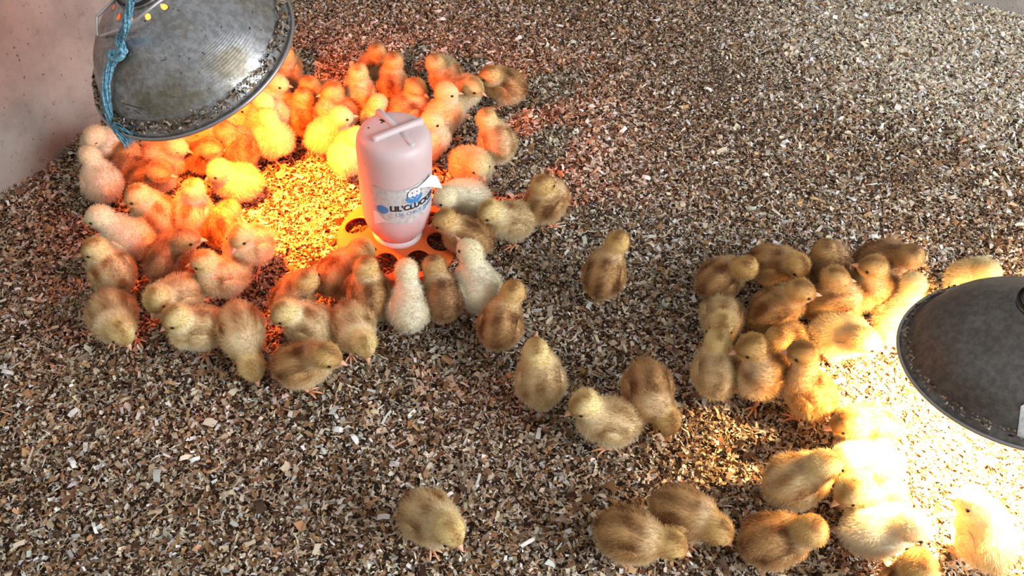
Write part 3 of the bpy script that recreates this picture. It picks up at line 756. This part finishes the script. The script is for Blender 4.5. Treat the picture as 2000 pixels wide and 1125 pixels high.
rows = []
for ln in CHICKS.strip().splitlines():
    d, lab_ = ln.split('|'); v = d.split(',')
    bx, by, hd, hx, hy, bk, pt = [float(t) for t in v[:7]]; post, colr_, closed = v[7], v[8], v[9] == '1'
    B = at_z(bx, by, BZ[post]); Hh = at_z(hx, hy, HZ[post])
    rows.append(dict(B=B, Hw=Hh, h=ground_dir(bx, by, hd), bk=ground_dir(hx, hy, bk), pt=math.radians(pt), post=post, col=colr_, closed=closed, label=lab_))
# crowd: shoulders touch but bodies do not share space
X = np.array([r_['B'][:2] for r_ in rows]); X0 = X.copy()
HD = np.array([r_['h'] for r_ in rows])
for it in range(60):
    pts = np.concatenate([X+HD*.012, X-HD*.014]); idx = np.tile(np.arange(len(X)), 2)
    D = pts[:, None]-pts[None]; dist = np.sqrt((D**2).sum(-1))+1e-9
    m_ = (dist < .049) & (idx[:, None] != idx[None]); mv = np.zeros_like(pts)
    mv = (D/dist[..., None]*(.049-dist)[..., None]*m_[..., None]*.2).sum(1)
    X = X+mv[:len(X)]+mv[len(X):]
    dj = X-FB[:2]; rj = np.sqrt((dj**2).sum(1)); push = np.clip(.112-rj, 0, None); X = X+dj/rj[:, None]*push[:, None]*.5
    X = X+(X0-X)*.04
LIM = {'S': (.020, .044), 'U': (.010, .036), 'C': (.022, .042), 'L': (.026, .042), 'P': (.042, .058), 'D': (.036, .056)}
HL = []
for i, r_ in enumerate(rows):
    cs, sn = r_['h']; v = r_['Hw'][:2]-X0[i]; v = np.array([cs*v[0]+sn*v[1], -sn*v[0]+cs*v[1]])
    lo, hi = LIM[r_['post']]; hor = np.linalg.norm(v)+1e-9; v *= np.clip(hor, lo, hi)/hor; v[0] = max(v[0], -.006)
    HL.append(X[i]+np.array([cs*v[0]-sn*v[1], sn*v[0]+cs*v[1]]))
HL = np.array(HL); H0 = HL.copy(); hz = np.array([HZ[r_['post']] for r_ in rows]); bz = np.array([BZ[r_['post']] for r_ in rows])
for it in range(40):
    mv = np.zeros_like(HL)
    d = HL[:, None]-HL[None]; dz = hz[:, None]-hz[None]; q = np.sqrt((d**2).sum(-1)+dz**2)+1e-9; m_ = (q < .041) & ~np.eye(len(HL), dtype=bool)
    mv += (d/q[..., None]*((.041-q)*m_)[..., None]*.35).sum(1)
    for sg in (.014, -.012):
        d = HL[:, None]-(X+HD*sg)[None]; dz = hz[:, None]-bz[None]; q = np.sqrt((d**2).sum(-1)+dz**2)+1e-9; m_ = (q < .047) & ~np.eye(len(HL), dtype=bool)
        mv += (d/q[..., None]*((.047-q)*m_)[..., None]*.35).sum(1)
    dj = HL-FB[:2]; rj = np.sqrt((dj**2).sum(1)); mv += dj/rj[:, None]*np.clip(.081-rj, 0, None)[:, None]*.7
    HL = HL+mv+(H0-HL)*.06
def build_chick(r_, i):
    post = r_['post']; sc_ = 1.0+rng.uniform(-.03, .04)
    cs, sn = r_['h']; Rz = np.array([[cs, -sn, 0], [sn, cs, 0], [0, 0, 1]])
    g0 = gz(*X[i])+.003
    root_loc = np.array([*X[i], g0])
    zc = BZ[post]
    c = np.array([0, 0, zc])
    v = Rz.T @ np.array([*(HL[i]-X[i]), 0])
    Hp = c+v; Hp[2] = HZ[post]
    bl = Rz.T @ np.array([*r_['bk'], 0]); ang_b = math.atan2(bl[1], bl[0])
    p_ = math.radians(BP[post]); Rb = np.array([[math.cos(p_), 0, math.sin(p_)], [0, 1, 0], [-math.sin(p_), 0, math.cos(p_)]])
    fx_ = np.array([math.cos(ang_b)*math.cos(r_['pt']), math.sin(ang_b)*math.cos(r_['pt']), math.sin(r_['pt'])])
    sd = np.array([-math.sin(ang_b), math.cos(ang_b), 0]); uu = np.cross(fx_, sd); Rh = np.stack([fx_, sd, uu], 1)
    ck = dict(c=c, Rb=Rb, H=Hp, Rh=Rh, col=r_['col'], ph=rng.uniform(0, 6.28, 3))
    loc = lambda a, b_, d: c+Rb @ np.array([a, b_, d])
    h = .0034
    mn = np.minimum(c-[.06, .044, .05], Hp-.028); mx_ = np.maximum(c+[.05, .044, .046], Hp+.028); mn[2] = max(mn[2], -.002)
    ax = [np.arange(mn[k], mx_[k]+h, h) for k in range(3)]
    G = np.stack(np.meshgrid(*ax, indexing='ij'), -1)
    f = sd_ell(G, c, (.033, .0275, .028), Rb)
    f = smin(f, sd_ell(G, loc(-.014, 0, -.001), (.025, .0275, .0265), Rb), .012)
    f = smin(f, sd_ell(G, loc(.017, 0, -.002), (.022, .0245, .025), Rb), .012)
    f = smin(f, sd_cap(G, loc(-.032, 0, .004), loc(-.043, 0, .008), .011, .004), .012)
    f = smin(f, sd_cap(G, loc(.016, 0, .008), Hp-fx_*.003, .018, .0135), .010)
    f = smin(f, sd_ell(G, Hp-fx_*.001, (.0198, .0182, .0182), Rh), .006)
    f = smin(f, sd_ell(G, Hp+fx_*.0105-uu*.002, (.0108, .0105, .0100), Rh), .006)
    if post not in 'CL':
        for s in (-1, 1): f = smin(f, sd_cap(G, np.array([-.002, s*.014, zc-.016]), np.array([.0, s*.013, zc-.030]), .0125, .0065), .008)
    f = np.maximum(f, .003-G[..., 2])
    for k in range(3):
        sl = [slice(None)]*3
        for e in (0, -1): sl[k] = e; f[tuple(sl)] = np.maximum(f[tuple(sl)], .002)
    V, Q = surface_nets(f, mn, h)
    me = mesh('chick', V*sc_, Q); colv = pattern(V, ck)
    at = me.attributes.new('tint', 'FLOAT_COLOR', 'POINT'); at.data.foreach_set('color', np.concatenate([colv*.92, np.ones((len(V), 1))], 1).astype(np.float32).ravel())
    root = link('chick', me, None, M['skin']); root.location = root_loc; root.rotation_euler = (0, 0, math.atan2(sn, cs))
    tag(root, r_['label'], 'chick', 'brooder chicks')
    # wings: flat folded paddles lying on the flanks
    surf = [(V, Q)]
    for s in (-1, 1):
        wv, wf = ellipsoid((.022, .0055, .0135), 12, 8); wv = np.array(wv)
        t = (wv[:, 0]+.022)/.044; wv[:, 2] *= .45+.62*np.sin(np.pi*np.clip(t*.8+.12, 0, 1)); wv[:, 1] -= .22*(wv[:, 0]**2)/.022; wv[:, 2] -= .12*(.022-wv[:, 0])
        ya = math.radians(6); wv[:, 1] *= s
        wv = np.array([loc(a-.006, b_+s*.0275, d+.004) for a, b_, d in wv]); wf = [q if s > 0 else q[::-1] for q in wf]
        wm = mesh('wing', wv*sc_, wf); wc = pattern(wv, ck)*.95
        at = wm.attributes.new('tint', 'FLOAT_COLOR', 'POINT'); at.data.foreach_set('color', np.concatenate([wc, np.ones((len(wv), 1))], 1).astype(np.float32).ravel())
        link('wing', wm, root, M['skin']); surf.append((wv, wf))
    # beak and eyes
    for bm_, nm in ((UPB, 'upper_beak'), (LOB, 'lower_beak')):
        o = link(nm, bm_, root); mw = Matrix(((*fx_, ), (*sd, ), (*uu, ))).transposed().to_4x4()
        mw.translation = Vector((Hp+fx_*.0197-uu*.0028)*sc_); o.matrix_local = mw @ Matrix.Scale(1.12, 4)
    eyes = []
    for s in (-1, 1):
        ep = Hp+fx_*.0098+sd*s*.0146+uu*.0026; eyes.append(ep)
        ey = sd*s+fx_*.45; ey = ey/np.linalg.norm(ey); ex = np.cross(ey, uu); ex /= np.linalg.norm(ex)
        mw = Matrix((ex, ey, np.cross(ex, ey))).transposed().to_4x4(); mw.translation = Vector((ep+ey*.0012)*sc_)
        o = link('eye', LID if r_['closed'] else EYE, root); o.matrix_local = mw
    # legs
    if post not in 'CL':
        for s in (-1, 1):
            st = s*(.007 if i % 2 else -.006)
            lv = leg_vf((.0, s*.013, zc-.024), (st+.004, s*.0145, .003), (math.cos(s*.25), math.sin(s*.25), 0))
            link('leg', mesh('leg', np.array(lv[0])*sc_, lv[1]), root, M['leg'])
    # down: fine strands all over body and wings
    NH_ = 6500
    tris = []; off = 0; VV = []
    for v_, q_ in surf:
        for q in q_:
            tris.append((q[0]+off, q[1]+off, q[2]+off))
            if len(q) == 4: tris.append((q[0]+off, q[2]+off, q[3]+off))
        VV.append(v_); off += len(v_)
    VV = np.concatenate(VV); T = np.array(tris); A, B_, C_ = VV[T[:, 0]], VV[T[:, 1]], VV[T[:, 2]]
    nrm = np.cross(B_-A, C_-A); ar = np.linalg.norm(nrm, axis=1); fn = nrm/np.maximum(ar, 1e-12)[:, None]
    vn = np.zeros_like(VV)
    for k in range(3): np.add.at(vn, T[:, k], nrm)
    vn /= np.linalg.norm(vn, axis=1, keepdims=True)+1e-12
    pick = rng.choice(len(T), NH_, p=ar/ar.sum()); r1, r2 = np.sqrt(rng.random(NH_)), rng.random(NH_)
    w0, w1, w2 = 1-r1, r1*(1-r2), r1*r2; t = T[pick]
    P0 = VV[t[:, 0]]*w0[:, None]+VV[t[:, 1]]*w1[:, None]+VV[t[:, 2]]*w2[:, None]
    N0 = vn[t[:, 0]]*w0[:, None]+vn[t[:, 1]]*w1[:, None]+vn[t[:, 2]]*w2[:, None]; N0 /= np.linalg.norm(N0, axis=1, keepdims=True)+1e-12
    keep = P0[:, 2] > .006
    for ep in eyes: keep &= ((P0-ep)**2).sum(1) > .0032**2
    keep &= ((P0-(Hp+fx_*.0215-uu*.002))**2).sum(1) > .0042**2
    P0, N0 = P0[keep], N0[keep]; nh = len(P0)
    dh = np.sqrt(((P0-Hp)**2).sum(1)); wh = ss(.032, .020, dh)[:, None]
    flow = (Rb @ np.array([-1., 0, -.35]))[None]*(1-wh)+(-fx_-uu*.25)[None]*wh
    clump = np.stack([np.sin(P0 @ rng.normal(0, 170, 3)+a_) for a_ in (0, 2, 4)], 1)
    d0 = N0*.85+flow*.38+rng.normal(0, .24, (nh, 3))+clump*.12; d0 /= np.linalg.norm(d0, axis=1, keepdims=True)
    d1 = N0*.55+flow*.55+rng.normal(0, .36, (nh, 3))+clump*.22; d1 /= np.linalg.norm(d1, axis=1, keepdims=True)
    Ln = (.0070*(1-wh[:, 0])+.0044*wh[:, 0])*rng.uniform(.55, 1.35, nh)
    Ln *= 1-.45*ss(.006, .016, ((P0-Hp) @ fx_))*wh[:, 0]
    S0 = P0-N0*.0004; S1 = S0+d0*Ln[:, None]*.38; S2 = S1+(d0+d1)*.5*Ln[:, None]*.34; S3 = S2+d1*Ln[:, None]*.34
    PT = np.stack([S0, S1, S2, S3], 1)*sc_
    hcv = bpy.data.hair_curves.new('down'); hcv.add_curves([4]*nh)
    hcv.attributes['position'].data.foreach_set('vector', PT.astype(np.float32).ravel())
    ra = hcv.attributes.get('radius') or hcv.attributes.new('radius', 'FLOAT', 'POINT')
    ra.data.foreach_set('value', np.tile(np.array([.0002, .00017, .00012, .00004], np.float32), nh))
    hcol = pattern(P0, ck)*rng.uniform(.86, 1.12, (nh, 1)); ta = hcv.attributes.new('tint', 'FLOAT_COLOR', 'CURVE')
    ta.data.foreach_set('color', np.concatenate([hcol, np.ones((nh, 1))], 1).astype(np.float32).ravel())
    hcv.materials.append(M['down']); link('down', hcv, root)
    return root
for i, r_ in enumerate(rows): build_chick(r_, i)
